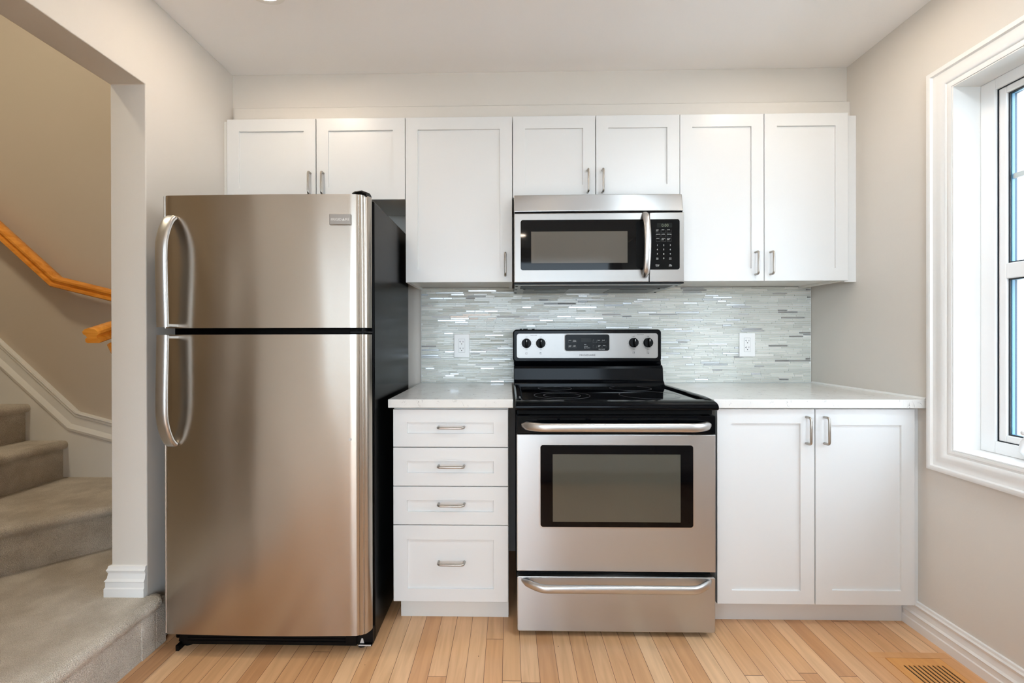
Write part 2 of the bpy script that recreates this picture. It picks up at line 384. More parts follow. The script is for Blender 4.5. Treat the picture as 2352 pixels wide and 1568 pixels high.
def wloc(o):
    v = Vector(o.location)
    while o.parent: o = o.parent; v += Vector(o.location)
    return v
def obj(name, mb, mats, parent=None, bevel=0.0, smooth=False, seg=2, label=None, origin=None):
    bm = mb.bm
    bmesh.ops.recalc_face_normals(bm, faces=bm.faces)
    me = bpy.data.meshes.new(name)
    o = bpy.data.objects.new(name, me); COL.objects.link(o)
    off = Vector((0, 0, 0))
    if parent is not None:
        o.parent = parent; off = wloc(parent)
    elif origin is not None:
        o.location = origin; off = Vector(origin)
    if off.length: bmesh.ops.translate(bm, verts=bm.verts, vec=-off)
    bm.to_mesh(me); bm.free()
    for k in (mats if isinstance(mats, (list, tuple)) else [mats]): me.materials.append(M[k])
    if smooth:
        for p_ in me.polygons: p_.use_smooth = True
    if bevel:
        md = o.modifiers.new('edge', 'BEVEL'); md.width = bevel; md.segments = seg; md.limit_method = 'ANGLE'; md.angle_limit = math.radians(35)
        md.harden_normals = False
    if smooth == 'auto':
        for e_ in bm_edges_angle(me, math.radians(38)): pass
    if label: o['label'] = label
    return o
def bm_edges_angle(me, ang):
    """mark edges sharper than ang as sharp"""
    bm = bmesh.new(); bm.from_mesh(me)
    for e in bm.edges:
        if len(e.link_faces) == 2 and e.calc_face_angle(0) > ang: e.smooth = False
    bm.to_mesh(me); bm.free(); return ()
def struct(name, mb, mats, bevel=0.0, smooth=False, parent=None):
    o = obj(name, mb, mats, parent, bevel, smooth)
    if parent is None: o['kind'] = 'structure'
    return o
def thing(name, label, cat, loc, group=None):
    o = bpy.data.objects.new(name, None); COL.objects.link(o); o.location = loc; o.empty_display_size = 0.1
    o['label'] = label; o['category'] = cat
    if group: o['group'] = group
    return o
def tag(o, label, cat, group=None):
    o['label'] = label; o['category'] = cat
    if group: o['group'] = group
    return o

# ------------------------------------------------------------------ setting
XL, XR, HC = -1.722, 1.1687, 2.382
XS = -1.852            # stairwell side of the partition
YJ = -0.765            # jamb of the stair opening
YO = -1.42             # near end of the stair opening
YB = -4.70             # wall behind the camera
ZO = 2.048             # underside of the opening's header
LZ = 0.195             # landing

struct('floor', MB().box(XL - 0.02, XR + 0.02, YB, 0.0, -0.05, 0.0), 'floor')
struct('ceiling', MB().box(XL - 0.13, XR + 0.2, YB - 0.1, 0.0, HC, HC + 0.12), 'ceiling')
struct('wall_back', MB().box(-4.3, XR + 0.2, 0.0, 0.12, -0.05, HC + 0.12), ['wall'])
# bulkhead over the cabinets
struct('trim_1', MB().box(XL, XR, -0.251, -0.0005, 2.224, HC - 0.0005), 'wall')
# left wall with wide cased-free opening to the stairs
w = MB(); w.prism([(-.0005, 0), (-.0005, HC), (-3.2, HC), (-3.2, 0), (YO, 0), (YO, ZO), (YJ, ZO), (YJ, 0)], 'x', XS, XL)
w.box(XS, XL, YB, -4.54, 0, HC); w.box(XS, XL, -4.54, -3.2, 0, .40); w.box(XS, XL, -4.54, -3.2, 2.25, HC)
struct('wall_left', w, 'wall', bevel=0.003)
# right wall with window hole
WY0, WY1, WZ0, WZ1 = -1.96, -0.754, 0.725, 2.011
w = MB(); XW = XR + 0.16
w.box(XR, XW, WY1, -0.0005, 0.0, HC); w.box(XR, XW, YB, WY0, 0.0, HC)
w.box(XR, XW, WY0, WY1, 0.0, WZ0); w.box(XR, XW, WY0, WY1, WZ1, HC)
struct('wall_right', w, 'wall')
# wall behind the camera with an added opening that lets in fill daylight
w = MB(); w.box(XL, -1.62, YB - 0.1, YB, 0, HC); w.box(1.06, XR, YB - 0.1, YB, 0, HC); w.box(-1.62, 1.06, YB - 0.1, YB, 2.25, HC)
struct('wall_front', w, 'wall')
# unseen glass door added for daylight: frame and pane
d = MB()
for x0, x1, z0, z1 in ((-1.62, -1.56, 0, 2.25), (1.00, 1.06, 0, 2.25), (-0.31, -0.25, 0, 2.25), (-1.62, 1.06, 2.19, 2.25), (-1.62, 1.06, 0, 0.06)):
    d.box(x0, x1, YB - 0.08, YB - 0.02, z0, z1)
dd = struct('door_added', d, 'vinyl')
struct('glass_pane', MB().box(-1.56, 1.00, YB - 0.052, YB - 0.048, 0.06, 2.19), 'glass', parent=dd)
w2 = MB()  # unseen side window, added to light the right wall
for y0, y1, z0, z1 in ((-4.54, -4.48, .4, 2.25), (-3.26, -3.2, .4, 2.25), (-3.90, -3.84, .4, 2.25), (-4.54, -3.2, .4, .46), (-4.54, -3.2, 2.19, 2.25)): w2.box(XS + .02, XS + .08, y0, y1, z0, z1)
w2 = struct('window_added', w2, 'vinyl')
struct('window_pane', MB().box(XS + .048, XS + .052, -4.48, -3.26, .46, 2.19), 'glass', parent=w2)
# stairwell shell
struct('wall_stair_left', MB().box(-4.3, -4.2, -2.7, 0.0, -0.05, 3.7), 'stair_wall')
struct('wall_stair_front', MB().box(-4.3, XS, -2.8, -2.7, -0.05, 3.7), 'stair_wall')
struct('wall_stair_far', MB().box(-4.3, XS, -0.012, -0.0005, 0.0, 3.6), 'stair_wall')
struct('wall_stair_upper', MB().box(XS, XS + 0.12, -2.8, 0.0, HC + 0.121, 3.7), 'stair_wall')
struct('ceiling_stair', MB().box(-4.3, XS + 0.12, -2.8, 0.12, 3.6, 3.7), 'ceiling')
# outside
struct('ground', MB().box(XW + 0.02, 9, -14, 4, -0.4, -0.3), 'ground')
struct('ground', MB().box(-9, XW + 0.02, -14, YB - 0.12, -0.25, -0.15), 'ground')
w = MB(); n = 22
for i in range(n):
    z0 = -0.3 + i * 0.155
    v = [(3.20, z0), (3.20, z0 + 0.155), (3.186, z0 + 0.155), (3.166, z0 + 0.004), (3.172, z0)]
    w.prism(v, 'y', -6.0, 3.5)
tag(obj('neighbouring_house_wall', w, 'siding'), 'white horizontal lap siding of the house next door, seen through the window', 'house')

# ------------------------------------------------------------------ window on the right wall
def rect_casing(mb, prof, y0, y1, z0, z1, x):
    """mitred picture-frame casing on plane x, facing -x. prof: (t outwards-from-opening, thickness)"""
    pts = [(y0, z0, -1, -1), (y1, z0, 1, -1), (y1, z1, 1, 1), (y0, z1, -1, 1)]
    rings = [[mb.bm.verts.new((x - th, cy + sy * t_, cz + sz * t_)) for t_, th in prof] for cy, cz, sy, sz in pts]
    n = len(prof)
    for k in range(4):
        a, b = rings[k], rings[(k + 1) % 4]
        for j in range(n): mb._f([a[j], a[(j + 1) % n], b[(j + 1) % n], b[j]])
def rect_frame(mb, y0, y1, z0, z1, w_, x0, x1, wb=None, wt=None):
    wb = wb or w_; wt = wt or w_
    mb.box(x0, x1, y0, y0 + w_, z0, z1); mb.box(x0, x1, y1 - w_, y1, z0, z1)
    mb.box(x0, x1, y0 + w_, y1 - w_, z0, z0 + wb); mb.box(x0, x1, y0 + w_, y1 - w_, z1 - wt, z1)
    return mb
win = struct('window_1', rect_frame(MB(), WY0 + .0005, WY1 - .0005, WZ0 + .0005, WZ1 - .0005, .004, XR - .010, XW), 'trim')
cs = MB()
prof = [(0.0, 0.0), (0.0, 0.012), (0.004, 0.014), (0.010, 0.014), (0.012, 0.011), (0.018, 0.011), (0.022, 0.016), (0.034, 0.020), (0.046, 0.017),
        (0.058, 0.014), (0.066, 0.015), (0.070, 0.022), (0.080, 0.024), (0.086, 0.021), (0.086, 0.0)]
rect_casing(cs, prof, WY0, WY1, WZ0, WZ1, XR)
o = obj('window_casing', cs, 'trim', win, smooth='auto')
# fixed frame
def rect_frame(mb, y0, y1, z0, z1, w_, x0, x1, wb=None, wt=None):
    wb = wb or w_; wt = wt or w_
    mb.box(x0, x1, y0, y0 + w_, z0, z1); mb.box(x0, x1, y1 - w_, y1, z0, z1)
    mb.box(x0, x1, y0 + w_, y1 - w_, z0, z0 + wb); mb.box(x0, x1, y0 + w_, y1 - w_, z1 - wt, z1)
FX = 1.252
f = MB(); rect_frame(f, WY0 + .005, WY1 - .005, WZ0 + .005, WZ1 - .005, .047, FX, XW, wb=.041, wt=.037)
obj('window_frame', f, 'vinyl', win, bevel=.002)
f = MB(); Y0, Y1, Z0, Z1 = WY0 + .052, WY1 - .052, WZ0 + .046, WZ1 - .042
rect_frame(f, Y0 + .0, Y1 - .0, Z0, Z1, .002, FX + .008, XW - .01)
obj('frame_gasket', f, 'gasket', win)
f = MB(); rect_frame(f, Y0 + .002, Y1 - .002, Z0 + .002, Z1 - .002, .023, FX + .010, XW - .012)
f.box(FX + .010, XW - .012, Y0 + .025, Y1 - .025, 1.322, 1.374)
sash = obj('window_sash', f, 'vinyl', win, bevel=.003)
f = MB()
for a, b in ((Z0 + .025, 1.322), (1.374, Z1 - .025)):
    rect_frame(f, Y0 + .025, Y1 - .025, a, b, .0045, FX + .018, FX + .021)
obj('glazing_gasket', f, 'gasket', win)
f = MB()
for a, b in ((Z0 + .025, 1.322), (1.374, Z1 - .025)):
    rect_frame(f, Y0 + .025, Y1 - .025, a, b, .0045, FX + .0255, FX + .034)
obj('glazing_spacer', f, 'spacer2', win)
f = MB()
for a, b in ((Z0 + .025, 1.322), (1.374, Z1 - .025)):
    rect_frame(f, Y0 + .025, Y1 - .025, a, b, .0045, FX + .0345, FX + .041)
obj('outer_glazing_edge', f, 'spacer', win)
f = MB()
for a, b in ((Z0 + .0255, 1.322), (1.374, Z1 - .0255)):
    f.box(FX + .0215, FX + .025, Y0 + .0255, Y1 - .0255, a, b)
obj('window_pane', f, 'glass', win)
f = MB(); f.box(FX + .027, FX + .034, Y0 + .031, Y1 - .031, 1.655, 1.672)
for yy in (-1.12, -1.58): f.box(FX + .027, FX + .034, yy - .008, yy + .008, 1.38, Z1 - .031)
obj('glazing_bar', f, 'vinyl', win)
# casement crank
f = MB(); f.sweep([(FX - .004, -.940, .738), (FX - .016, -.940, .744), (FX - .020, -.940, .756)], (0, 1, 0), .026, .010, power=3)
f.sweep([(FX - .018, -.918, .748), (FX - .026, -.906, .762), (FX - .028, -.914, .790), (FX - .028, -.930, .815), (FX - .028, -.942, .828)], (1, 0, 0), .006, .008)
f.cyl((FX - .052, -.935, .826), 'x', .0075, .03, 16)
obj('window_crank', f, 'vinyl', win, smooth=True)

# ------------------------------------------------------------------ baseboards
BP = [(0, 0), (0.016, 0), (0.016, 0.030), (0.013, 0.034), (0.013, 0.052), (0.0155, 0.056), (0.010, 0.064), (0.007, 0.082), (0.010, 0.090), (0.012, 0.094), (0.008, 0.100), (0.007, 0.108), (0, 0.110)]
b = MB(); b.profile_sweep(BP, [(XR, -0.552, 0), (XR, YB, 0)], out=[(-1, 0, 0)] * 2)
struct('baseboard_right', b, 'trim')
b = MB(); b.profile_sweep([(0, 0), (.013, 0), (.013, .034), (.007, .040), (0, .042)], [(XL, -0.02, 0), (XL, YJ + .03, 0)], out=[(1, 0, 0)] * 2)
struct('baseboard_left', b, 'trim')
# around the foot of the jamb, on the carpeted landing
b = MB(); z = LZ
b.profile_sweep(BP, [(XL - .0, YJ, z), (XS, YJ, z)], out=[(0, -1, 0), (-1, -1, 0)])
b.profile_sweep(BP, [(XS, YJ, z), (XS, -0.42, z)], out=[(-1, -1, 0), (-1, 0, 0)])
struct('baseboard_jamb', b, 'trim')

# ------------------------------------------------------------------ stairs
st = thing('carpeted_staircase', 'beige carpeted winder staircase beyond the wide opening at the left', 'stairs', (-2.4, -0.8, 0))
def step_poly(mb, poly, z0, z1, nose_edges, r=0.022, out=0.028):
    """solid with a rounded nosing on the listed edges (i -> i+1)"""
    mb.prism(poly, 'z', z0, z1)
    for i in nose_edges:
        a = Vector((*poly[i], 0)); b_ = Vector((*poly[(i + 1) % len(poly)], 0)); T = (b_ - a).normalized()
        N = Vector((T.y, -T.x, 0))
        prof = []
        for k in range(9):
            an = -PI / 2 + PI * k / 8; prof.append((out - r + r * math.cos(an), -r + r * math.sin(an)))
        prof = [(-0.004, -2 * r)] + prof + [(-0.004, -0.0015)]
        mb.profile_sweep(prof, [a + Vector((0, 0, z1)), b_ + Vector((0, 0, z1))], out=[N, N])
R_ = 0.195
s0 = MB(); step_poly(s0, [(-1.692, YO + .02), (-1.692, YJ - .004), (XS - .0, YJ - .004), (XS, -0.0125), (-4.19, -0.0125), (-4.19, -2.69), (XS, -2.69), (XS, YO + .02)], 0.0, R_, [0])
s0.sweep([(-1.690, YJ - .006, .172), (-1.700, YJ + .008, .171), (-1.716, YJ + .016, .168)], (0, 0, 1), .022, .022, power=2.4)
obj('landing', s0, 'carpet', st, smooth='auto')
s0 = MB(); s0.box(-1.7205, -1.686, YJ - .004, YJ + .045, 0, R_ - .025); s0.box(-1.6925, -1.686, -0.83, YJ - .004, 0, R_ - .035); obj('riser_patch', s0, 'carpet', st, bevel=.003)
# step 1: diagonal nosing, the winder
def ext(p, q, y):  # point on line pq at y
    t_ = (y - p[1]) / (q[1] - p[1]); return (p[0] + (q[0] - p[0]) * t_, y)
A1, A2 = (-2.171, -.399), (-2.404, -.645)
e_up = ext(A1, A2, -.0125); e_dn = ext(A1, A2, -2.0)
x_up = (XS, -.0125); yx = -.399 + (XS - -2.171) * (.645 - .399) / (2.404 - 2.171)
s1 = MB(); step_poly(s1, [(-2.404 - .9, -.645 - .95), (XS - .0005, yx), (XS - .0005, -.0125), (-2.76, -.0125), (-4.18, -.0125), (-4.18, -1.6)], R_, 2 * R_, [0])
obj('step', s1, 'carpet', st, smooth='auto')
for k, x in enumerate((-2.783, -2.987, -3.19, -3.39, -3.59, -3.79)):
    s2 = MB(); step_poly(s2, [(x, -1.15 + k * .0), (x, -.0125), (-4.17, -.0125), (-4.17, -1.15)], (k + 2) * R_, (k + 3) * R_, [0])
    obj('step', s2, 'carpet', st, smooth='auto')
# skirt board on the far wall with its moulded cap
sk = MB()
top = [(-4.1, 2.00), (-3.155, 1.147), (-2.704, .738), (-2.528, .692), (XS - .001, .515)]
sk.prism([(x, z - .11) for x, z in top] + [(XS - .001, R_), (-3.0, R_), (-4.1, 1.0)], 'y', -.026, -.0125)
skb = struct('trim_stair_skirt', sk, 'trim')
cp = MB(); P3 = [Vector((x, -.0125, z)) for x, z in top]
CP = [(0, 0), (.022, -.001), (.024, -.008), (.018, -.014), (.018, -.024), (.012, -.030), (.012, -.070), (.018, -.080), (.024, -.092), (.021, -.104), (.013, -.112), (0, -.112)]
ups = []
for i in range(len(P3)):
    d0 = (P3[i] - P3[i - 1]).normalized() if i else (P3[1] - P3[0]).normalized()
    d1 = (P3[i + 1] - P3[i]).normalized() if i < len(P3) - 1 else d0
    n0 = Vector((-d0.z, 0, d0.x)); n1 = Vector((-d1.z, 0, d1.x))
    if n0.z < 0: n0 = -n0
    if n1.z < 0: n1 = -n1
    u = (n0 + n1).normalized(); ups.append(u / u.dot(n1))
cp.profile_sweep(CP, P3, up=ups, out=[(0, -1, 0)] * len(P3))
obj('skirt_moulding', cp, 'trim', skb)

# hand rail on the far wall
RP = [(-.000, .000)]
def rail_profile(w_, h_):
    return [(-w_ / 2, -h_ * .42), (-w_ / 2 + .006, -h_ * .5), (w_ / 2 - .006, -h_ * .5), (w_ / 2, -h_ * .42), (w_ / 2 - .002, -h_ * .22), (w_ / 2 - .010, -h_ * .12),
            (w_ / 2 - .008, 0), (w_ / 2 + .001, h_ * .12), (w_ / 2 + .001, h_ * .28), (w_ / 2 - .010, h_ * .45), (0, h_ * .52), (-w_ / 2 + .010, h_ * .45), (-w_ / 2 - .001, h_ * .28),
            (-w_ / 2 - .001, h_ * .12), (-w_ / 2 + .008, 0), (-w_ / 2 + .010, -h_ * .12), (-w_ / 2 + .002, -h_ * .22)]
hr = thing('handrail', 'honey oak handrail sloping along the far stairwell wall', 'handrail', (-2.75, -.08, 1.4))
pts = [Vector((-3.95, -.085, 2.50)), Vector((-2.750, -.085, 1.422)), Vector((-1.90, -.085, 1.215))]
ups = []
for i in range(3):
    d0 = (pts[max(i, 1)] - pts[max(i, 1) - 1]).normalized(); d1 = (pts[min(i + 1, 2)] - pts[min(i + 1, 2) - 1]).normalized()
    n0 = Vector((-d0.z, 0, d0.x)); n1 = Vector((-d1.z, 0, d1.x)); u = (n0 + n1).normalized(); ups.append(u / u.dot(n1))
r_ = MB(); r_.profile_sweep(rail_profile(.058, .058), pts, up=ups, out=[(0, -1, 0)] * 3)
obj('rail', r_, 'oak', hr, smooth='auto')
for (x, z) in ((-3.16, 1.72), (-2.05, 1.18)):
    r_ = MB(); r_.sweep([(x, -.014, z - .02), (x, -.05, z - .025), (x, -.08, z + .01)], (1, 0, 0), .016, .022)
    obj('rail_bracket', r_, 'oak', hr, smooth='auto')
# end of the second rail on the back of the partition
h2 = thing('handrail_end', 'short oak handrail end poking out from behind the white opening jamb', 'handrail', (-1.93, -.70, 1.13))
r_ = MB(); p0, p1 = Vector((-1.925, -.765, 1.137)), Vector((-1.925, -.25, 1.30))
dd_ = (p1 - p0).normalized(); up_ = Vector((0, -dd_.z, dd_.y))
r_.profile_sweep(rail_profile(.056, .056), [p0, p1], up=up_, out=[(1, 0, 0)] * 2)
obj('rail', r_, 'oak', h2, smooth='auto')
r_ = MB(); r_.sweep([(-1.853, -.655, 1.085), (-1.885, -.66, 1.080), (-1.915, -.67, 1.088), (-1.925, -.67, 1.11)], (0, 1, 0), .024, .026, scales=[1.1, 1, 1, .9])
obj('rail_bracket', r_, 'oak', h2, smooth='auto')

# ------------------------------------------------------------------ pulls
def pull(x, z, y, horizontal, parent, L=.100, out=.028):
    """wire bow pull centred on (x,z), fixed to a front at y"""
    r = .0046; h = L / 2; c = .010
    prof = [(-h, 0.0), (-h, -(out - c))] + [(-h + c - c * math.cos(a), -(out - c) - c * math.sin(a)) for a in (PI / 8, PI / 4, 3 * PI / 8, PI / 2)]
    prof = prof + [(-u, v) for u, v in prof[::-1]]
    pts = [((x + u, y + v, z) if horizontal else (x, y + v, z + u)) for u, v in prof]
    mb = MB(); mb.sweep(pts, (0, 0, 1) if horizontal else (1, 0, 0), r, r, n=12)
    return obj('handle', mb, 'nickel', parent, smooth='auto')

def front(name, x0, x1, z0, z1, yf, yb, parent, rails, hx=None, hz=None, horizontal=False):
    mb = MB(); mb.shaker(x0, x1, z0, z1, yf, yb, 0, rails=rails)
    d_ = obj(name, mb, 'cabinet', parent)
    if hx is not None: pull(hx, hz, yf, horizontal, d_) if not horizontal else pull(hx, hz, yf + .007, True, d_)
    return d_

# ------------------------------------------------------------------ upper cabinets
YU, YUB = -0.330, -0.3115
ZT = 2.133
G = .0018
def carcass(mb, x0, x1, z0, z1, yf, yb=-.0095, t=.015, rec=.012):
    """open-front box seen only from below/side: sides, top, recessed bottom, back"""
    mb.box(x0, x0 + t, yf, yb, z0, z1); mb.box(x1 - t, x1, yf, yb, z0, z1)
    mb.box(x0 + t, x1 - t, yf, yb, z1 - t, z1); mb.box(x0 + t, x1 - t, yf, yb, z0 + rec, z0 + rec + t)
    mb.box(x0 + t, x1 - t, yb - .006, yb, z0 + rec + t, z1 - t)
ru = (.055, .055, .057, .056)
# over the fridge
c1_ = thing('wall_cabinet', 'short white two-door wall cabinet above the refrigerator', 'cabinet', (-1.3, -.16, 1.762))
mb = MB(); carcass(mb, -1.7215, -.8785, 1.762, 2.131, YUB); mb.box(-1.7215, -1.7035, -.318, -.29, 1.762, 2.128)
obj('cabinet_box', mb, 'carcass', c1_)
front('door', -1.701, -1.2905, 1.760, ZT, YU, YUB - .001, c1_, ru, -1.3135, 1.832)
front('door', -1.2865, -.8795, 1.760, ZT, YU, YUB - .001, c1_, ru, -1.2535, 1.832)
# tall single
c2_ = thing('wall_cabinet', 'tall white single-door wall cabinet between refrigerator and microwave', 'cabinet', (-.63, -.16, 1.381))
mb = MB(); carcass(mb, -.8775, -.3895, 1.381, 2.131, YUB); obj('cabinet_box', mb, 'carcass', c2_)
front('door', -.8765, -.3905, 1.381, ZT, YU, YUB - .001, c2_, ru, -.422, 1.460)
# above the microwave
c3_ = thing('wall_cabinet', 'short white two-door wall cabinet directly above the microwave', 'cabinet', (-.01, -.16, 1.762))
mb = MB(); carcass(mb, -.3885, .3675, 1.762, 2.131, YUB); obj('cabinet_box', mb, 'carcass', c3_)
front('door', -.3865, -.0135, 1.763, ZT, YU, YUB - .001, c3_, ru, -.0485, 1.834)
front('door', -.0100, .3655, 1.763, ZT, YU, YUB - .001, c3_, ru, .0180, 1.834)
# right pair
c4_ = thing('wall_cabinet', 'tall white two-door wall cabinet at the right end by the window wall', 'cabinet', (.74, -.16, 1.381))
mb = MB(); carcass(mb, .3685, 1.115, 1.381, 2.131, YUB); obj('cabinet_box', mb, 'carcass', c4_)
mb = MB(); mb.box(1.1155, XR - .0005, -.306, -.288, 1.378, 2.131); obj('filler_strip', mb, 'cabinet', c4_)
front('door', .3675, .7415, 1.381, ZT, YU, YUB - .001, c4_, ru, .7030, 1.460)
front('door', .7445, 1.1150, 1.381, ZT, YU, YUB - .001, c4_, ru, .7695, 1.460)
# filler board between cabinets and bulkhead
struct('trim_2', MB().box(-1.7035, XR - .0005, -.270, -.2515, 2.1335, 2.214).box(XL + .0005, XR - .0005, -.2511, -.02, 2.1335, 2.2235), 'wall', bevel=.001)

# ------------------------------------------------------------------ base cabinets
YD, YDB = -0.632, -0.613
dr = thing('base_cabinet', 'white four-drawer base cabinet between refrigerator and range', 'cabinet', (-.634, -.3, 0))
mb = MB(); mb.box(-.8575, -.8425, YDB, -.0095, .10, .856); mb.box(-.4255, -.4095, YDB, -.0095, .10, .856); mb.box(-.4255, -.4095, -.5445, -.0095, .0005, .10); mb.box(-.8425, -.4255, YDB, -.0095, .10, .115)
mb.box(-.8425, -.4255, YDB, -.0095, .840, .856); mb.box(-.8425, -.4255, -.02, -.0095, .115, .84)
obj('cabinet_box', mb, 'carcass', dr)
obj('toe_kick', MB().box(-.8450, -.4105, -.560, -.545, .0005, .0995), 'carcass', dr)
rd = (.055, .055, .050, .050)
for (z0, z1, rr, hz) in ((.7035, .849, (.055, .056, .052, .050), .781), (.552, .7005, (.055, .056, .050, .052), .630), (.4015, .549, (.055, .056, .050, .052), .482), (.1025, .3985, (.055, .056, .050, .055), .256)):
    front('drawer', -.8575, -.4105, z0, z1, YD, YDB - .001, dr, rr, -.631, hz, True)
br = thing('base_cabinet', 'white two-door base cabinet right of the range beside the window wall', 'cabinet', (.77, -.3, 0))
mb = MB(); mb.box(.3925, .4075, YDB, -.0095, .10, .856); mb.box(1.124, 1.139, YDB, -.0095, .10, .856); mb.box(.4075, 1.124, YDB, -.0095, .10, .115)
mb.box(.4075, 1.124, YDB, -.0095, .840, .856); mb.box(.4075, 1.124, -.02, -.0095, .115, .84); mb.box(.742, .782, YDB, -.59, .115, .84)
obj('cabinet_box', mb, 'carcass', br)
obj('filler_strip', MB().box(1.1395, XR - .0005, -.612, -.597, .098, .856), 'cabinet', br)
obj('toe_kick', MB().box(.4000, 1.1515, -.560, -.545, .0005, .0995), 'cabinet', br)
front('door', .3925, .7615, .104, .852, YD, YDB - .001, br, (.055, .053, .052, .055), .7300, .772)
front('door', .7655, 1.1385, .104, .852, YD, YDB - .001, br, (.062, .050, .055, .061), .7980, .772)

# ------------------------------------------------------------------ worktops and backsplash
ct = obj('countertop', MB().box(-.8725, -.3905, -.652, -.0095, .8585, .891), 'quartz', bevel=.0025, origin=(-.63, -.3, .8585))
tag(ct, 'short white veined quartz worktop over the four drawers', 'countertop')
ct = obj('countertop', MB().box(.3705, XR - .0008, -.652, -.0095, .8585, .891), 'quartz', bevel=.0025, origin=(.77, -.3, .8585))
tag(ct, 'long white veined quartz worktop right of the range, against the window wall', 'countertop')
obj('caulk_bead', MB().prism([(XR - .0009, .8912), (XR - .007, .8912), (XR - .0009, .899)], 'y', -.645, -.0095), 'trim', ct)

# mosaic backsplash
sp = MB(); BX0, BX1, BZ0, BZ1 = -.8685, 1.1635, .8913, 1.3895
sp.box(BX0 - .003, BX1 + .003, -.0062, -.0006, BZ0, BZ1)
bm = sp.bm
cl = bm.loops.layers.float_color.new('tile_colour')
rowh = .00973; rows = int((BZ1 - BZ0) / rowh)
def tile(x0, x1, z0, z1, colr, metal):
    dy = random.uniform(-.0002, .0002); tz = random.uniform(-.00035, .00035); tx = random.uniform(-.0006, .0006)
    if metal: tz *= 2.2; tx *= 2.0
    e = .0006; yb, yf = -.0060, -.0090 + dy
    A = [bm.verts.new(p_) for p_ in ((x0, yb, z0), (x1, yb, z0), (x1, yb, z1), (x0, yb, z1))]
    B = [bm.verts.new(p_) for p_ in ((x0 + e, yf - tx - tz, z0 + e), (x1 - e, yf + tx - tz, z0 + e), (x1 - e, yf + tx + tz, z1 - e), (x0 + e, yf - tx + tz, z1 - e))]
    fs = [bm.faces.new(B)] + [bm.faces.new([A[j], A[(j + 1) % 4], B[(j + 1) % 4], B[j]]) for j in range(4)]
    for f_ in fs:
        f_.material_index = 1
        for l_ in f_.loops: l_[cl] = (*colr[:3], metal)
for r in range(rows):
    z0 = BZ0 + .003 + r * rowh; z1 = z0 + rowh - .0019
    x = BX0 - random.uniform(0, .06)
    while x < BX1:
        L = random.choice((.046, .046, .070, .096, .096, .120, .146))
        a, b_ = max(x, BX0), min(x + L, BX1)
        if b_ - a > .006 and not (-.694 < (a + b_) / 2 < -.616 and 0):
            q = random.random()
            if q < .13: tile(a, b_, z0, z1, lin((random.randint(170, 205),) * 3), 1.0)
            else:
                g = random.randint(-15, 9)
                tile(a, b_, z0, z1, lin((213 + g, 213 + g, 204 + g)) if q < .8 else lin((226 + g, 224 + g, 216 + g)), 0.0)
        x += L + .0019
bs = obj('mosaic_backsplash', sp, ['grout', 'tile'], origin=(.15, 0, .8913))
tag(bs, 'silvery grey glass and metal strip mosaic backsplash behind the range', 'backsplash')

# outlets
def outlet(x, z, label):
    t_ = thing('wall_outlet', label, 'outlet', (x, -.0085, z), 'wall outlets on the backsplash')
    mb = MB(); mb.box(x - .041, x + .041, -.0145, -.0088, z - .062, z + .062); obj('cover_plate', mb, 'outlet', t_, bevel=.0028, seg=3)
    mb = MB(); mb.rplate(x - .0165, x + .0165, z - .035, z + .035, .002, 'y', -.0158, -.0146); rc = obj('receptacle', mb, 'outlet', t_)
    mb = MB(); mb.rplate(x - .0174, x + .0174, z - .0359, z + .0359, .0025, 'y', -.0150, -.0145); obj('receptacle_seam', mb, 'seam', t_)
    mb = MB()
    for dz in (.0175, -.0175):
        zc = z + dz + .004
        mb.box(x - .0085, x - .0065, -.0161, -.0157, zc - .0045, zc + .0045); mb.box(x - .012, x - .0085, -.0161, -.0157, zc - .0012, zc + .0012)
        mb.box(x + .0060, x + .0080, -.0161, -.0157, zc - .004, zc + .004); mb.cyl((x - .0003, -.0161, zc - .0115), 'y', .0026, .0004, 12)
    obj('socket_slots', mb, 'slot', t_)
    for dz in (.048, -.048):
        mb = MB(); mb.cyl((x, -.0152, z + dz), 'y', .0028, .0006, 12); obj('screw', mb, 'outlet', t_)
outlet(-.6545, 1.086, 'white duplex outlet on the backsplash left of the range')
outlet(.8345, 1.089, 'white duplex outlet on the backsplash right of the range')

# ------------------------------------------------------------------ refrigerator
fr = thing('refrigerator', 'stainless top-freezer refrigerator with black sides at the left', 'refrigerator', (-1.265, -.45, 0))
FX0, FX1 = -1.640, -.896
mb = MB(); mb.box(FX0 + .006, FX1, -.745, -.190, .025, 1.626); mb.box(FX0 + .02, FX1 - .01, -.73, -.30, .0, .03)
obj('cabinet_body', mb, 'blackside', fr, bevel=.006)
def door_poly():
    """plan outline of a door: bowed front, rounded ends with fluted caps"""
    pts = [(FX1 - .002, -.765)]
    pts += [(FX1 - .004, -.775), (FX1 - .010, -.788), (FX1 - .0150, -.795)]
    pts += [(FX1 - .020, -.7985), (FX1 - .023, -.7970), (FX1 - .026, -.8010), (FX1 - .034, -.8045), (FX1 - .037, -.8030), (FX1 - .040, -.8055), (FX1 - .045, -.8070)]
    n = 28; xa, xb = FX1 - .047, FX0 + .030
    for i in range(n + 1):
        u = i / n; pts.append((xa + (xb - xa) * u, -.808 - .006 * math.sin(PI * u)))
    pts += [(FX0 + .026, -.8065), (FX0 + .020, -.8030), (FX0 + .017, -.8040), (FX0 + .010, -.799), (FX0 + .004, -.790), (FX0 + .001, -.775), (FX0 + .001, -.765)]
    return pts
DP = door_poly()
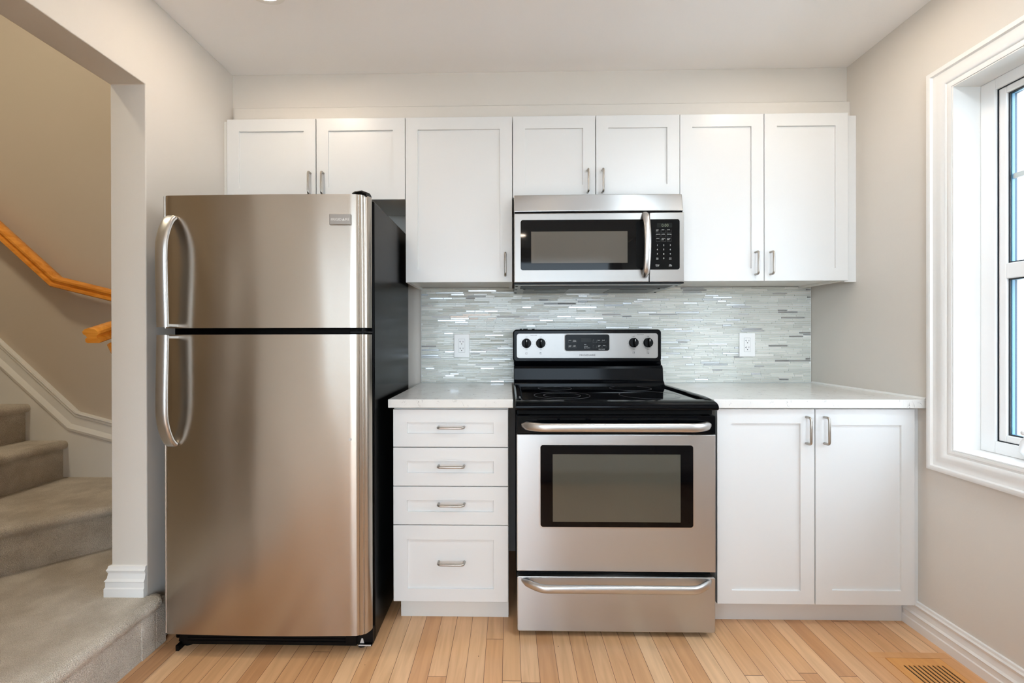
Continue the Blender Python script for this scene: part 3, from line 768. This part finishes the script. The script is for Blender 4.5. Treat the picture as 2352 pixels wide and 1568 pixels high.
for nm, z0, z1 in (('freezer_door', 1.163, 1.630), ('refrigerator_door', .084, 1.140)):
    mb = MB(); mb.prism(DP, 'z', z0, z1)
    o = obj(nm, mb, 'fridge_steel', fr, smooth='auto')
    mb = MB(); mb.box(FX0 + .012, FX1 - .012, -.765, -.7455, z0 + .006, z1 - .008); obj('door_gasket', mb, 'dark', o)
    # bow handle
    X = -1.588; zj = 1.156 if nm[0] == 'f' else 1.143
    if nm[0] == 'f': zs = [(1.553, -.812), (1.546, -.822), (1.532, -.834), (1.508, -.846), (1.480, -.856), (1.450, -.862), (1.40, -.864), (1.30, -.862), (1.166, -.858)]
    else: zs = [(.752, -.812), (.759, -.822), (.773, -.834), (.797, -.846), (.825, -.856), (.855, -.862), (.905, -.864), (1.0, -.862), (1.138, -.858)]
    pts = [Vector((X, y, z)) for z, y in zs]
    # smooth the path
    fine = []
    for i in range(len(pts) - 1):
        p_1 = pts[max(i - 1, 0)]; a = pts[i]; b_ = pts[i + 1]; p2 = pts[min(i + 2, len(pts) - 1)]
        for k in range(4):
            t_ = k / 4
            fine.append(.5 * ((2 * a) + (-p_1 + b_) * t_ + (2 * p_1 - 5 * a + 4 * b_ - p2) * t_ ** 2 + (-p_1 + 3 * a - 3 * b_ + p2) * t_ ** 3))
    fine.append(pts[-1])
    mb = MB(); mb.sweep(fine, (1, 0, 0), .0190, .0085, n=24, power=3.2, scales=[.75, .9] + [1] * (len(fine) - 2))
    ha = obj('handle', mb, 'steel_smooth', o, smooth='auto')
    zb = 1.166 if nm[0] == 'f' else 1.126
    mb = MB(); mb.box(X - .012, X + .018, -.856, -.806, zb, zb + .011); obj('handle_mount', mb, 'steel_smooth', ha, bevel=.002)
# name badge
bd = MB(); bx0, bx1, bz0, bz1 = -1.031, -.956, 1.522, 1.559
bd.box(bx0, bx1, -.8175, -.810, bz0, bz1)
bdo = obj('name_badge', bd, 'console_steel', fr, bevel=.0015)
tx = MB(); tx.text('FRIGID', bx0 + .0248, bz0 + .0135, -.8177, .0125); tx.text('IRE', bx0 + .0628, bz0 + .0135, -.8177, .0125)
tx.prism([(bx0 + .0452, bz0 + .0135), (bx0 + .0545, bz0 + .0135), (bx0 + .04985, bz0 + .0228)], 'y', -.8181, -.8176)
obj('badge_lettering', tx, 'whiteink', bdo)
mb = MB(); mb.cyl((-.962, -.8125, .772), 'y', .0045, .004, 16); obj('door_plug', mb, 'chip', fr)
# hinge cap on top, centre hinge, grille
mb = MB(); mb.sweep([(-.905, -.775, 1.632), (-.925, -.775, 1.640), (-.945, -.775, 1.638), (-.955, -.775, 1.632)], (0, 1, 0), .03, .010)
obj('hinge_cover', mb, 'blackmat', fr, smooth='auto')
mb = MB(); mb.box(FX1 - .07, FX1 - .006, -.795, -.742, 1.1445, 1.1505); mb.cyl((-.925, -.785, 1.141), 'z', .009, .021, 16)
obj('centre_hinge', mb, 'blackmat', fr)
mb = MB(); mb.box(FX0 + .05, FX1 - .06, -.768, -.735, .022, .078)
for k in range(4): mb.box(FX0 + .07, FX1 - .10, -.771, -.768, .030 + k * .011, .036 + k * .011)
obj('base_grille', mb, 'blackmat', fr)
mb = MB(); mb.box(FX1 - .06, FX1 - .002, -.762, -.735, .030, .080); mb.box(FX1 - .05, FX1 - .004, -.770, -.735, .022, .028)
obj('hinge_bracket', mb, 'blackmat', fr)
mb = MB(); mb.prism([(-.945, .0285), (-.930, .0285), (-.934, .045), (-.939, .046)], 'y', -.7635, -.7622); mb.box(-.948, -.903, -.7712, -.7702, .0235, .0275)
obj('paint_chip', mb, 'chip', fr)
for x in (FX0 + .05, FX1 - .05):
    mb = MB(); mb.cyl((x, -.728, .0), 'z', .018, .03, 16); obj('foot', mb, 'blackmat', fr)
mb = MB(); mb.prism([(FX0 + .030, .025), (FX0 + .060, .025), (FX0 + .058, .060), (FX0 + .036, .060)], 'y', -.760, -.742); mb.box(FX0 + .030, FX0 + .042, -.775, -.745, .0005, .020)
obj('levelling_leg', mb, 'blackmat', fr)

# ------------------------------------------------------------------ microwave
mw = thing('microwave', 'stainless over-the-range microwave with black door glass under the short cabinets', 'microwave', (-.013, -.2, 1.362))
MX0, MX1 = -.383, .358
mb = MB(); mb.box(MX0 + .002, MX1 - .002, -.366, -.0100, 1.372, 1.7605); obj('oven_body', mb, 'blackmat', mw)
# lower face panel with its rolled edges
def bow_panel(mb, x0, x1, z0, z1, yc, bowd, yb, n=20, lean=0.0):
    """vertical panel whose front bows in plan; lean moves the top backwards"""
    prof = []
    for i in range(n + 1):
        u = i / n; xx = x0 + (x1 - x0) * u; uu = (xx - (MX0 + MX1) / 2) / ((MX1 - MX0) / 2)
        prof.append((xx, yc + bowd * uu * uu))
    A = [mb.bm.verts.new((x, y, z0)) for x, y in prof]; B = [mb.bm.verts.new((x, y + lean, z1)) for x, y in prof]
    A2 = [mb.bm.verts.new((x, yb, z0)) for x, y in prof]; B2 = [mb.bm.verts.new((x, yb, z1)) for x, y in prof]
    for i in range(n):
        mb._f([A[i], A[i + 1], B[i + 1], B[i]]); mb._f([A2[i + 1], A2[i], B2[i], B2[i + 1]])
        mb._f([B[i], B[i + 1], B2[i + 1], B2[i]]); mb._f([A[i + 1], A[i], A2[i], A2[i + 1]])
    mb._f([A[0], B[0], B2[0], A2[0]]); mb._f([A[-1], A2[-1], B2[-1], B[-1]])
    return mb
mb = MB(); bow_panel(mb, MX0, MX1 - .002, 1.680, 1.758, -.404, .006, -.36, lean=.016)
obj('vent_panel', mb, 'steel', mw, bevel=.003)
mb = MB(); mb.box(MX0 + .004, MX1 - .004, -.392, -.364, 1.6735, 1.6805); obj('vent_slot', mb, 'dark', mw)
XD = .2045
mb = MB(); mb.box(MX0, XD, -.401, -.367, 1.3695, 1.6725); door = obj('oven_door', mb, 'console_steel', mw, bevel=.003)
mb = MB(); mb.rplate(MX0 + .029, XD - .0005, 1.423, 1.6425, .010, 'y', -.4022, -.4008, corners=(1, 0, 0, 1)); obj('door_glass', mb, 'blackglass', door)
mb = MB(); mb.box(-.308, .112, -.4026, -.4021, 1.4535, 1.5915); obj('viewing_window', mb, 'mwglass', door)
mb = MB(); mb.box(XD + .0035, MX1, -.401, -.367, 1.3695, 1.6725); cp_ = obj('control_panel', mb, 'console_steel', mw, bevel=.003)
mb = MB(); mb.rplate(XD + .004, MX1 - .020, 1.423, 1.6425, .010, 'y', -.4022, -.4008, corners=(0, 1, 1, 0)); obj('keypad', mb, 'displayglass', cp_)
mb = MB(); mb.box(XD, XD + .0035, -.393, -.367, 1.372, 1.672); obj('door_seam', mb, 'dark', mw)
mb = MB(); mb.box(.2390, .3050, -.4025, -.4021, 1.606, 1.626); obj('display', mb, 'lcd', cp_)
yt = -.4028
mb = MB(); mb.text('0:00', .2745, 1.6095, yt, .0180); obj('display_digits', mb, 'lcdink', cp_)
mb = MB()
def kx(u): return XD + .004 + (u - 1494.5) * (MX1 - .020 - XD - .004) / (1562.5 - 1494.5)
def kz(v): return 1.6425 - (v - 506) * (1.6425 - 1.423) / (621 - 506)
for u, v, s_ in ((1511.5, 567, '1'), (1526, 567, '2'), (1541, 567, '3'), (1511.5, 577, '4'), (1526, 577, '5'), (1541, 577, '6'), (1511.5, 587, '7'), (1526, 587, '8'), (1541, 587, '9'), (1526, 597, '0')):
    mb.text(s_, kx(u), kz(v), yt, .0095)
for u, v, s_ in ((1509, 531, 'cook'), (1509, 533.6, 'time'), (1521.5, 531, 'timer'), (1534, 531, 'clock'), (1509, 541, 'popcorn'), (1521.5, 541, 'potato'), (1534, 541, 'beverage'),
               (1509, 551, 'reheat'), (1521.5, 551, 'defrost'), (1521.5, 553.6, 'auto'), (1534, 551, 'power'), (1534, 553.6, 'level')):
    mb.text(s_, kx(u), kz(v), yt, .0052, align='LEFT')
for u, v, s_ in ((1511.5, 595.5, 'stop'), (1511.5, 598, 'clear'), (1541, 595.5, 'start'), (1541, 598, 'enter'), (1511.5, 611, 'exhaust'), (1511.5, 613.6, 'on/off'), (1541, 611, 'light'), (1541, 613.6, 'on/off')):
    mb.text(s_, kx(u), kz(v), yt, .0056)
obj('keypad_lettering', mb, 'whiteink', cp_)
mb = MB()
for r_i in range(3):
    for c_i in range(3):
        a, b_ = kx(1508.5 + c_i * 12.5), kx(1518.5 + c_i * 12.5); c_, d_ = kz(537 + r_i * 10), kz(530 + r_i * 10)
        for q in ((a, b_, c_, c_ + .0006), (a, a + .0006, c_, d_), (b_ - .0006, b_, c_, d_)): mb.box(q[0], q[1], -.4026, -.4023, q[2], q[3])
obj('key_outlines', mb, 'greyink', cp_)
# handle
pts = []
for i in range(25):
    u = i / 24; z = 1.394 + (1.668 - 1.394) * u; pts.append((.1870, -.404 - .040 * (math.sin(PI * u)) ** .55, z))
mb = MB(); mb.sweep(pts, (1, 0, 0), .0145, .010, n=18, power=2.6, scales=[.72, .9] + [1] * 21 + [.9, .72]); obj('door_handle', mb, 'steel_smooth', door, smooth='auto')
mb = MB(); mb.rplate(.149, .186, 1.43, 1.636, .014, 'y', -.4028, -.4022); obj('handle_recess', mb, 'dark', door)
# underside
mb = MB(); mb.box(MX0, MX1 - .001, -.398, -.372, 1.3630, 1.3692); obj('bottom_trim', mb, 'blackmat', mw)
mb = MB(); mb.box(MX0 + .004, MX1 - .004, -.372, -.0105, 1.3600, 1.3719); obj('underside', mb, 'hoodgrey', mw, bevel=.001)
mb = MB(); mb.box(MX0 + .03, MX1 - .03, -.345, -.240, 1.3585, 1.3599); obj('lamp_cover', mb, 'blackmat', mw)
for x0, x1 in ((MX0 + .05, -.12), (.08, MX1 - .05)):
    mb = MB(); mb.box(x0, x1, -.215, -.035, 1.3580, 1.3599); f_ = obj('grease_filter', mb, 'grease', mw, bevel=.001)
    mb = MB(); mb.box(x0 + .05, x1 - .05, -.200, -.192, 1.3572, 1.3579); obj('filter_tab', mb, 'dark', f_)
for x, y in ((MX0 + .012, -.34), (MX0 + .012, -.20), (MX0 + .012, -.05), (MX1 - .012, -.34), (MX1 - .05, -.22), (MX1 - .012, -.05), (MX0 + .05, -.225)):
    mb = MB(); mb.cyl((x, y, 1.3580), 'z', .006, .0019, 12); obj('screw', mb, 'dark', mw)

# ------------------------------------------------------------------ range
rg = thing('electric_range', 'stainless and black freestanding electric range with smooth glass cooktop', 'stove', (-.011, -.35, 0))
RX0, RX1 = -.378, .364
mb = MB(); mb.box(RX0 + .004, RX1 - .004, -.640, -.030, .030, .862); obj('range_body', mb, 'blackmat', rg)
# cooktop frame: outer skirt with raised rim and rounded front lip
GX0, GX1, GY0, GY1, GZ = RX0 + .022, RX1 - .022, -.632, -.150, .888
mb = MB()
lip = [(-.150, .862), (-.640, .862), (-.690, .856), (-.6985, .859), (-.7020, .866), (-.7005, .873), (-.695, .879), (-.686, .8835), (-.672, .8870), (-.655, .8895), (-.640, .8900), (GY0, .8890), (GY0, GZ - .004), (-.150, GZ - .004)]
mb.prism(lip, 'x', RX0 - .004, RX1 + .004)
side = [(-.0060, .862), (.024, .862), (.024, .8885), (.019, .8955), (.010, .8985), (.002, .8965), (-.0050, .890)]
for x0, x1 in ((RX0 - .004, GX0 + .0025), (GX1 - .0025, RX1 + .004)):
    mb.box(x0, x1, -.640, -.060, .862, .889)
    xc = (x0 + x1) / 2
    mb.sweep([(xc, -.060, .889), (xc, -.55, .889), (xc, -.60, .888), (xc, -.64, .885), (xc, -.675, .876), (xc, -.69, .868)], (1, 0, 0), (x1 - x0) / 2 + .0012, .0095, n=16, power=2.6, scales=[1, 1, 1, .98, .9, .7])
ck = obj('cooktop_frame', mb, 'black', rg, bevel=.004, seg=3)
mb = MB(); mb.box(GX0 + .003, GX1 - .003, GY0 + .001, GY1, GZ - .004, GZ); gt = obj('cooktop_glass', mb, 'blackglass', rg)
for (x, y, rs) in ((-.187, -.505, (.115, .076)), (.178, -.490, (.122,)), (-.190, -.245, (.078,)), (.165, -.245, (.095,))):
    mb = MB()
    for r in rs: mb.ring((x, y, GZ + .0001), r, .0011)
    obj('burner_ring', mb, 'ring', gt)
# backguard: sloped lower panel, neck and console
mb = MB(); mb.prism([(-.030, .880), (-.168, .884), (-.166, .905), (-.150, .918), (-.144, .975), (-.138, .988), (-.118, .994), (-.110, 1.02), (-.030, 1.02)], 'x', RX0 - .004, RX1 - .010)
obj('backguard', mb, 'black', rg, bevel=.003)
CY = -.140
mb = MB(); mb.rplate(RX0 - .008, RX1 - .0165, 1.007, 1.168, .018, 'y', CY, -.045, n=6)
cs_ = obj('control_console', mb, 'black', rg, bevel=.006, seg=3)
mb = MB(); mb.rplate(RX0 + .010, RX1 - .034, 1.0255, 1.1485, .014, 'y', CY - .0030, CY - .0002, n=6); fp = obj('console_face', mb, 'console_steel', cs_, bevel=.0012)
yf = CY - .003
mb = MB(); mb.rplate(-.1320, .0940, 1.0600, 1.1460, .013, 'y', yf - .0006, yf + .0002, n=6); obj('display_bezel', mb, 'chip', cs_)
mb = MB(); mb.rplate(-.1285, .0905, 1.0625, 1.1435, .011, 'y', yf - .0014, yf - .0005, n=6); dp = obj('display_panel', mb, 'displayglass', cs_)
mb = MB(); mb.box(-.0480, .0020, yf - .0018, yf - .0013, 1.106, 1.1245); obj('clock_display', mb, 'lcd', dp)
def bz(v): return 1.1485 - (v - 765) * (1.1485 - 1.0255) / (823.5 - 765)
def bx(u): return -.129 + (u - 1297) * (.2205) / (1400 - 1297)
mb = MB(); yy = yf - .0020
for u, v, s_ in ((1305.5, 782, 'clock'), (1316, 782, 'timer'), (1316, 784.5, 'on/off'), (1306, 794.5, 'cook'), (1306, 797, 'time'), (1316.5, 794.5, 'start'), (1316.5, 797, 'time'),
               (1361.8, 781.5, '+'), (1372.5, 782, 'bake'), (1383, 782, 'broil'), (1362.5, 794.5, '-'), (1373.5, 794.5, 'clear'), (1373.5, 797, 'off'), (1384.5, 794.5, 'clean'), (1374.5, 803, 'door locked')):
    mb.text(s_, bx(u), bz(v), yy, .0062, align='LEFT')
for u, v, s_ in ((1341, 792, 'oven'), (1341, 796, 'preheat'), (1341, 799.8, 'door locked')): mb.text(s_, bx(u), bz(v), yy, .0060, align='LEFT')
obj('display_lettering', mb, 'whiteink', dp)
mb = MB()
for u in (1305, 1315.5, 1361.5, 1372.5, 1383):
    for v in (787, 799.5):
        a, b_ = bx(u), bx(u + 9); c_, d_ = bz(v), bz(v - 6)
        for q in ((a, b_, c_, c_ + .0008), (a, a + .0008, c_, d_), (b_ - .0008, b_, c_, d_)): mb.box(q[0], q[1], yf - .0018, yf - .0013, q[2], q[3])
obj('key_outlines', mb, 'greyink', dp)
# printed dial marks and name
mb = MB(); yk = yf - .0004
mb.text('FRIGIDAIRE', -.0175, 1.0365, yk, .0125, sx=1.25)
KN = [(-.3190, 1.1), (-.2485, 1.1), (.2100, 1.1025), (.2810, 1.1025)]
for i, (x, z) in enumerate(KN):
    for k in range(13):
        a = math.radians(-60 + 25 * k); rr = .0295
        if 60 < math.degrees(a) < 120: continue
        px, pz = x + rr * math.cos(a), z + rr * math.sin(a); mb.box(px - .0008, px + .0008, yk - .0002, yk + .0003, pz - .0008, pz + .0008)
    mb.text('OFF', x, z + .0285, yk, .0062); mb.text('HIGH', x + .001, z - .0335, yk, .0048)
    zz = z - .050; s_ = .0045
    for q in ((x - s_, x + s_, zz - s_, zz - s_ + .0007), (x - s_, x + s_, zz + s_ - .0007, zz + s_), (x - s_, x - s_ + .0007, zz - s_, zz + s_), (x + s_ - .0007, x + s_, zz - s_, zz + s_)): mb.box(q[0], q[1], yk - .0002, yk + .0003, q[2], q[3])
    qx, qz = ((-1, -1), (-1, 1), (1, 1), (1, -1))[i]
    mb.cyl((x + qx * .0025, yk - .0002, zz + qz * .0025), 'y', .0017, .0005, 10)
mb.text('FRONT REAR', -.2830, 1.1370, yk, .0055); mb.text('REAR FRONT', .2440, 1.1400, yk, .0055)
obj('console_lettering', mb, 'ink', cs_)
for (x, z) in KN:
    mb = MB(); mb.cyl((x, yf - .0002, z), 'y', .0238, -.006, 28, r2=.0235); mb.cyl((x, yf - .0062, z), 'y', .0230, -.010, 28, r2=.0205)
    kb = obj('knob', mb, 'blackmat', cs_, smooth='auto')
    mb = MB(); mb.sweep([(x, yf - .020, z - .0185), (x, yf - .024, z - .014), (x, yf - .024, z + .014), (x, yf - .020, z + .0195)], (1, 0, 0), .0060, .0070, power=3); obj('grip', mb, 'blackmat', kb, smooth='auto')
    mb = MB(); mb.box(x - .0012, x + .0012, yf - .0316, yf - .0306, z + .007, z + .0165); obj('pointer', mb, 'whiteink', kb)
for (x, w_) in ((-.345, .010), (-.322, .022), (-.282, .012)):
    mb = MB(); mb.box(x - w_ / 2, x + w_ / 2, -.10, -.06, 1.1675, 1.1735); obj('console_clip', mb, 'blackmat', cs_)
# upper black door band with vents, then steel door
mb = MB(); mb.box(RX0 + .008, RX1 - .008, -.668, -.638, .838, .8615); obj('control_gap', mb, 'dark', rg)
od = MB(); od.box(RX0, RX1, -.681, -.641, .7655, .8350); od_ = obj('door_top_band', od, 'black', rg, bevel=.003)
mb = MB(); mb.box(RX0 + .05, RX1 - .05, -.675, -.660, .8345, .8356)
for k, (a, b_) in enumerate(((-.300, -.225), (-.215, -.120), (-.100, .000), (.020, .110), (.125, .210), (.225, .300))):
    mb.box(a, b_, -.6822, -.6808, .8180, .8250)
obj('door_vent', mb, 'dark', od_)
mb = MB(); mb.box(RX0, RX1, -.682, -.641, .2500, .7640); dr_ = obj('oven_door', mb, 'steel', rg, bevel=.003)
mb = MB(); mb.rplate(-.2935, .2845, .4130, .7290, .012, 'y', -.6826, -.6815); obj('window_bezel', mb, 'steel_smooth', dr_)
mb = MB(); mb.rplate(-.2890, .2800, .4175, .7245, .010, 'y', -.6836, -.6822); obj('window_glass', mb, 'blackglass', dr_)
mb = MB(); mb.box(-.2430, .2330, -.6840, -.6835, .4370, .6900); obj('viewing_window', mb, 'ovenglass', dr_)
def bow_bar(z, x0, x1, y0, outd, mb, a, b, droop=0.0, pw=.42, n=44):
    pts = []; sc = []
    for i in range(n + 1):
        u = i / n; s_ = min(1, (min(u, 1 - u) / .13)); e = math.sin(s_ * PI / 2)
        xx = x0 + (x1 - x0) * u
        pts.append((xx, y0 - outd * e, z - droop * e)); q_ = min(1, min(u, 1 - u) / .030); sc.append(.45 + .55 * math.sqrt(q_ * (2 - q_)))
    mb.sweep(pts, (0, 0, 1), a, b, n=18, power=2.4, scales=sc)
mb = MB(); bow_bar(.799, RX0 + .020, RX1 - .018, -.678, .050, mb, .0165, .011); obj('door_handle', mb, 'steel_smooth', od_, smooth='auto')
mb = MB(); mb.rplate(RX0 + .001, RX1 - .001, .0235, .2300, .008, 'y', -.681, -.642); dw = obj('storage_drawer', mb, 'steel', rg, bevel=.003)
mb = MB(); bow_bar(.2170, RX0 + .020, RX1 - .018, -.680, .052, mb, .0145, .0105, droop=.006); obj('drawer_handle', mb, 'steel_smooth', dw, smooth='auto')
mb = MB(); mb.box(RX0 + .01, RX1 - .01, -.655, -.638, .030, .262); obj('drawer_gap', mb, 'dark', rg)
for x in (RX0 + .045, RX1 - .045):
    for y in (-.60, -.10):
        mb = MB(); mb.cyl((x, y, 0), 'z', .018, .031, 14); obj('foot', mb, 'blackmat', rg)

# ------------------------------------------------------------------ floor register
fv = thing('floor_register', 'flush amber wood floor register with dark slots beside the right baseboard', 'floor vent', (1.0, -.95, 0))
VX0, VX1, VY0, VY1 = .912, 1.098, -1.115, -.772
mb = MB(); n = 9; xs0, xs1 = .946, 1.074; pitch = (xs1 - xs0) / (n - 1) ; sw = .0068
edges = [VX0]
for k in range(n): c = xs0 + k * pitch; edges += [c - sw / 2, c + sw / 2]
edges.append(VX1)
mb.box(VX0, VX1, -.806, VY1, .0003, .0022); mb.box(VX0, VX1, VY0, -1.080, .0003, .0022)
for k in range(0, len(edges), 2): mb.box(edges[k], edges[k + 1], -1.080, -.806, .0003, .0022)
obj('louvre_plate', mb, 'ventwood', fv)
obj('duct_opening', MB().box(VX0 + .02, VX1 - .02, -1.09, -.80, .0002, .0006), 'ventdark', fv)
mb = MB()
for q in ((VX0 - .040, VX0 - .0015, VY0 - .04, VY1 + .0015), (VX1 + .0015, VX1 + .045, VY0 - .04, VY1 + .0015), (VX0 - .040, VX1 + .045, VY1 + .002, VY1 + .030)):
    mb.box(q[0], q[1], q[2], q[3], .0002, .0016)
obj('border', mb, 'ventborder', fv)

# ------------------------------------------------------------------ recessed lamps
def lamp(x, y, label, lens='lens'):
    t_ = thing('recessed_light', label, 'ceiling light', (x, y, HC), 'recessed ceiling lights')
    mb = MB(); mb.ring((x, y, HC - .004), .064, .020, .0038, 40); obj('trim_ring', mb, 'trim', t_)
    mb = MB(); mb.cyl((x, y, HC - .0025), 'z', .053, .002, 32); obj('lamp_lens', mb, lens, t_)
lamp(-1.286, -.772, 'glowing recessed ceiling light above the refrigerator')
lamp(.770, -.772, 'recessed ceiling light above the right-hand base cabinet', 'lens_right')
lamp(-1.286, -1.80, 'recessed ceiling light over the aisle on the left', 'lens_aisle')
lamp(-.25, -1.80, 'recessed ceiling light over the middle of the aisle', 'lens_aisle')
t_ = thing('added_fill_light', 'unseen round fill light added over the aisle on the right', 'ceiling light', (.62, -1.72, HC))  # fixture added out of view to brighten the right-hand cabinets and counter
mb = MB(); mb.ring((.62, -1.72, HC - .032), .178, .016, .031, 48); obj('trim_ring', mb, 'trim', t_)
mb = MB(); mb.cyl((.62, -1.72, HC - .036), 'z', .170, .020, 48); obj('diffuser', mb, 'lens_fill', t_)
lamp(-.25, -3.9, 'recessed ceiling light at the far end of the room behind the camera')

t_ = thing('recessed_light', 'recessed ceiling light high in the stairwell', 'ceiling light', (-2.9, -1.3, 3.6), 'recessed ceiling lights')
mb = MB(); mb.ring((-2.9, -1.3, 3.596), .175, .020, .0038, 40); obj('trim_ring', mb, 'trim', t_)
mb = MB(); mb.cyl((-2.9, -1.3, 3.5972), 'z', .165, .002, 32); obj('lamp_lens', mb, 'lens_warm', t_)

# ------------------------------------------------------------------ peninsula behind the camera, mirrored in the oven glass
pn = thing('base_cabinet', 'white base cabinet run behind the camera, mirrored in the oven glass', 'cabinet', (-.2, -2.8, 0))
mb = MB(); mb.box(-.20, XR - .0015, -3.02, -2.44, .10, .85); mb.box(-.18, XR - .02, -2.97, -2.50, .0005, .0995); obj('cabinet_box', mb, 'cabinet', pn)
for k in range(3):
    a = -.198 + k * .454
    mb = MB(); mb.shaker(-a - .450, -a - .003, .104, .848, 0, .019, 0, rails=(.055,) * 4)
    bmesh.ops.transform(mb.bm, matrix=Matrix.Translation((0, -2.42, 0)) @ Matrix.Rotation(PI, 4, 'Z'), verts=mb.bm.verts)
    obj('door', mb, 'cabinet', pn)
ct = obj('countertop', MB().box(-.22, XR - .0015, -3.05, -2.405, .8515, .885), 'quartz', bevel=.0025, origin=(0, -2.75, .8515))
tag(ct, 'white quartz worktop on the cabinet run behind the camera', 'countertop')
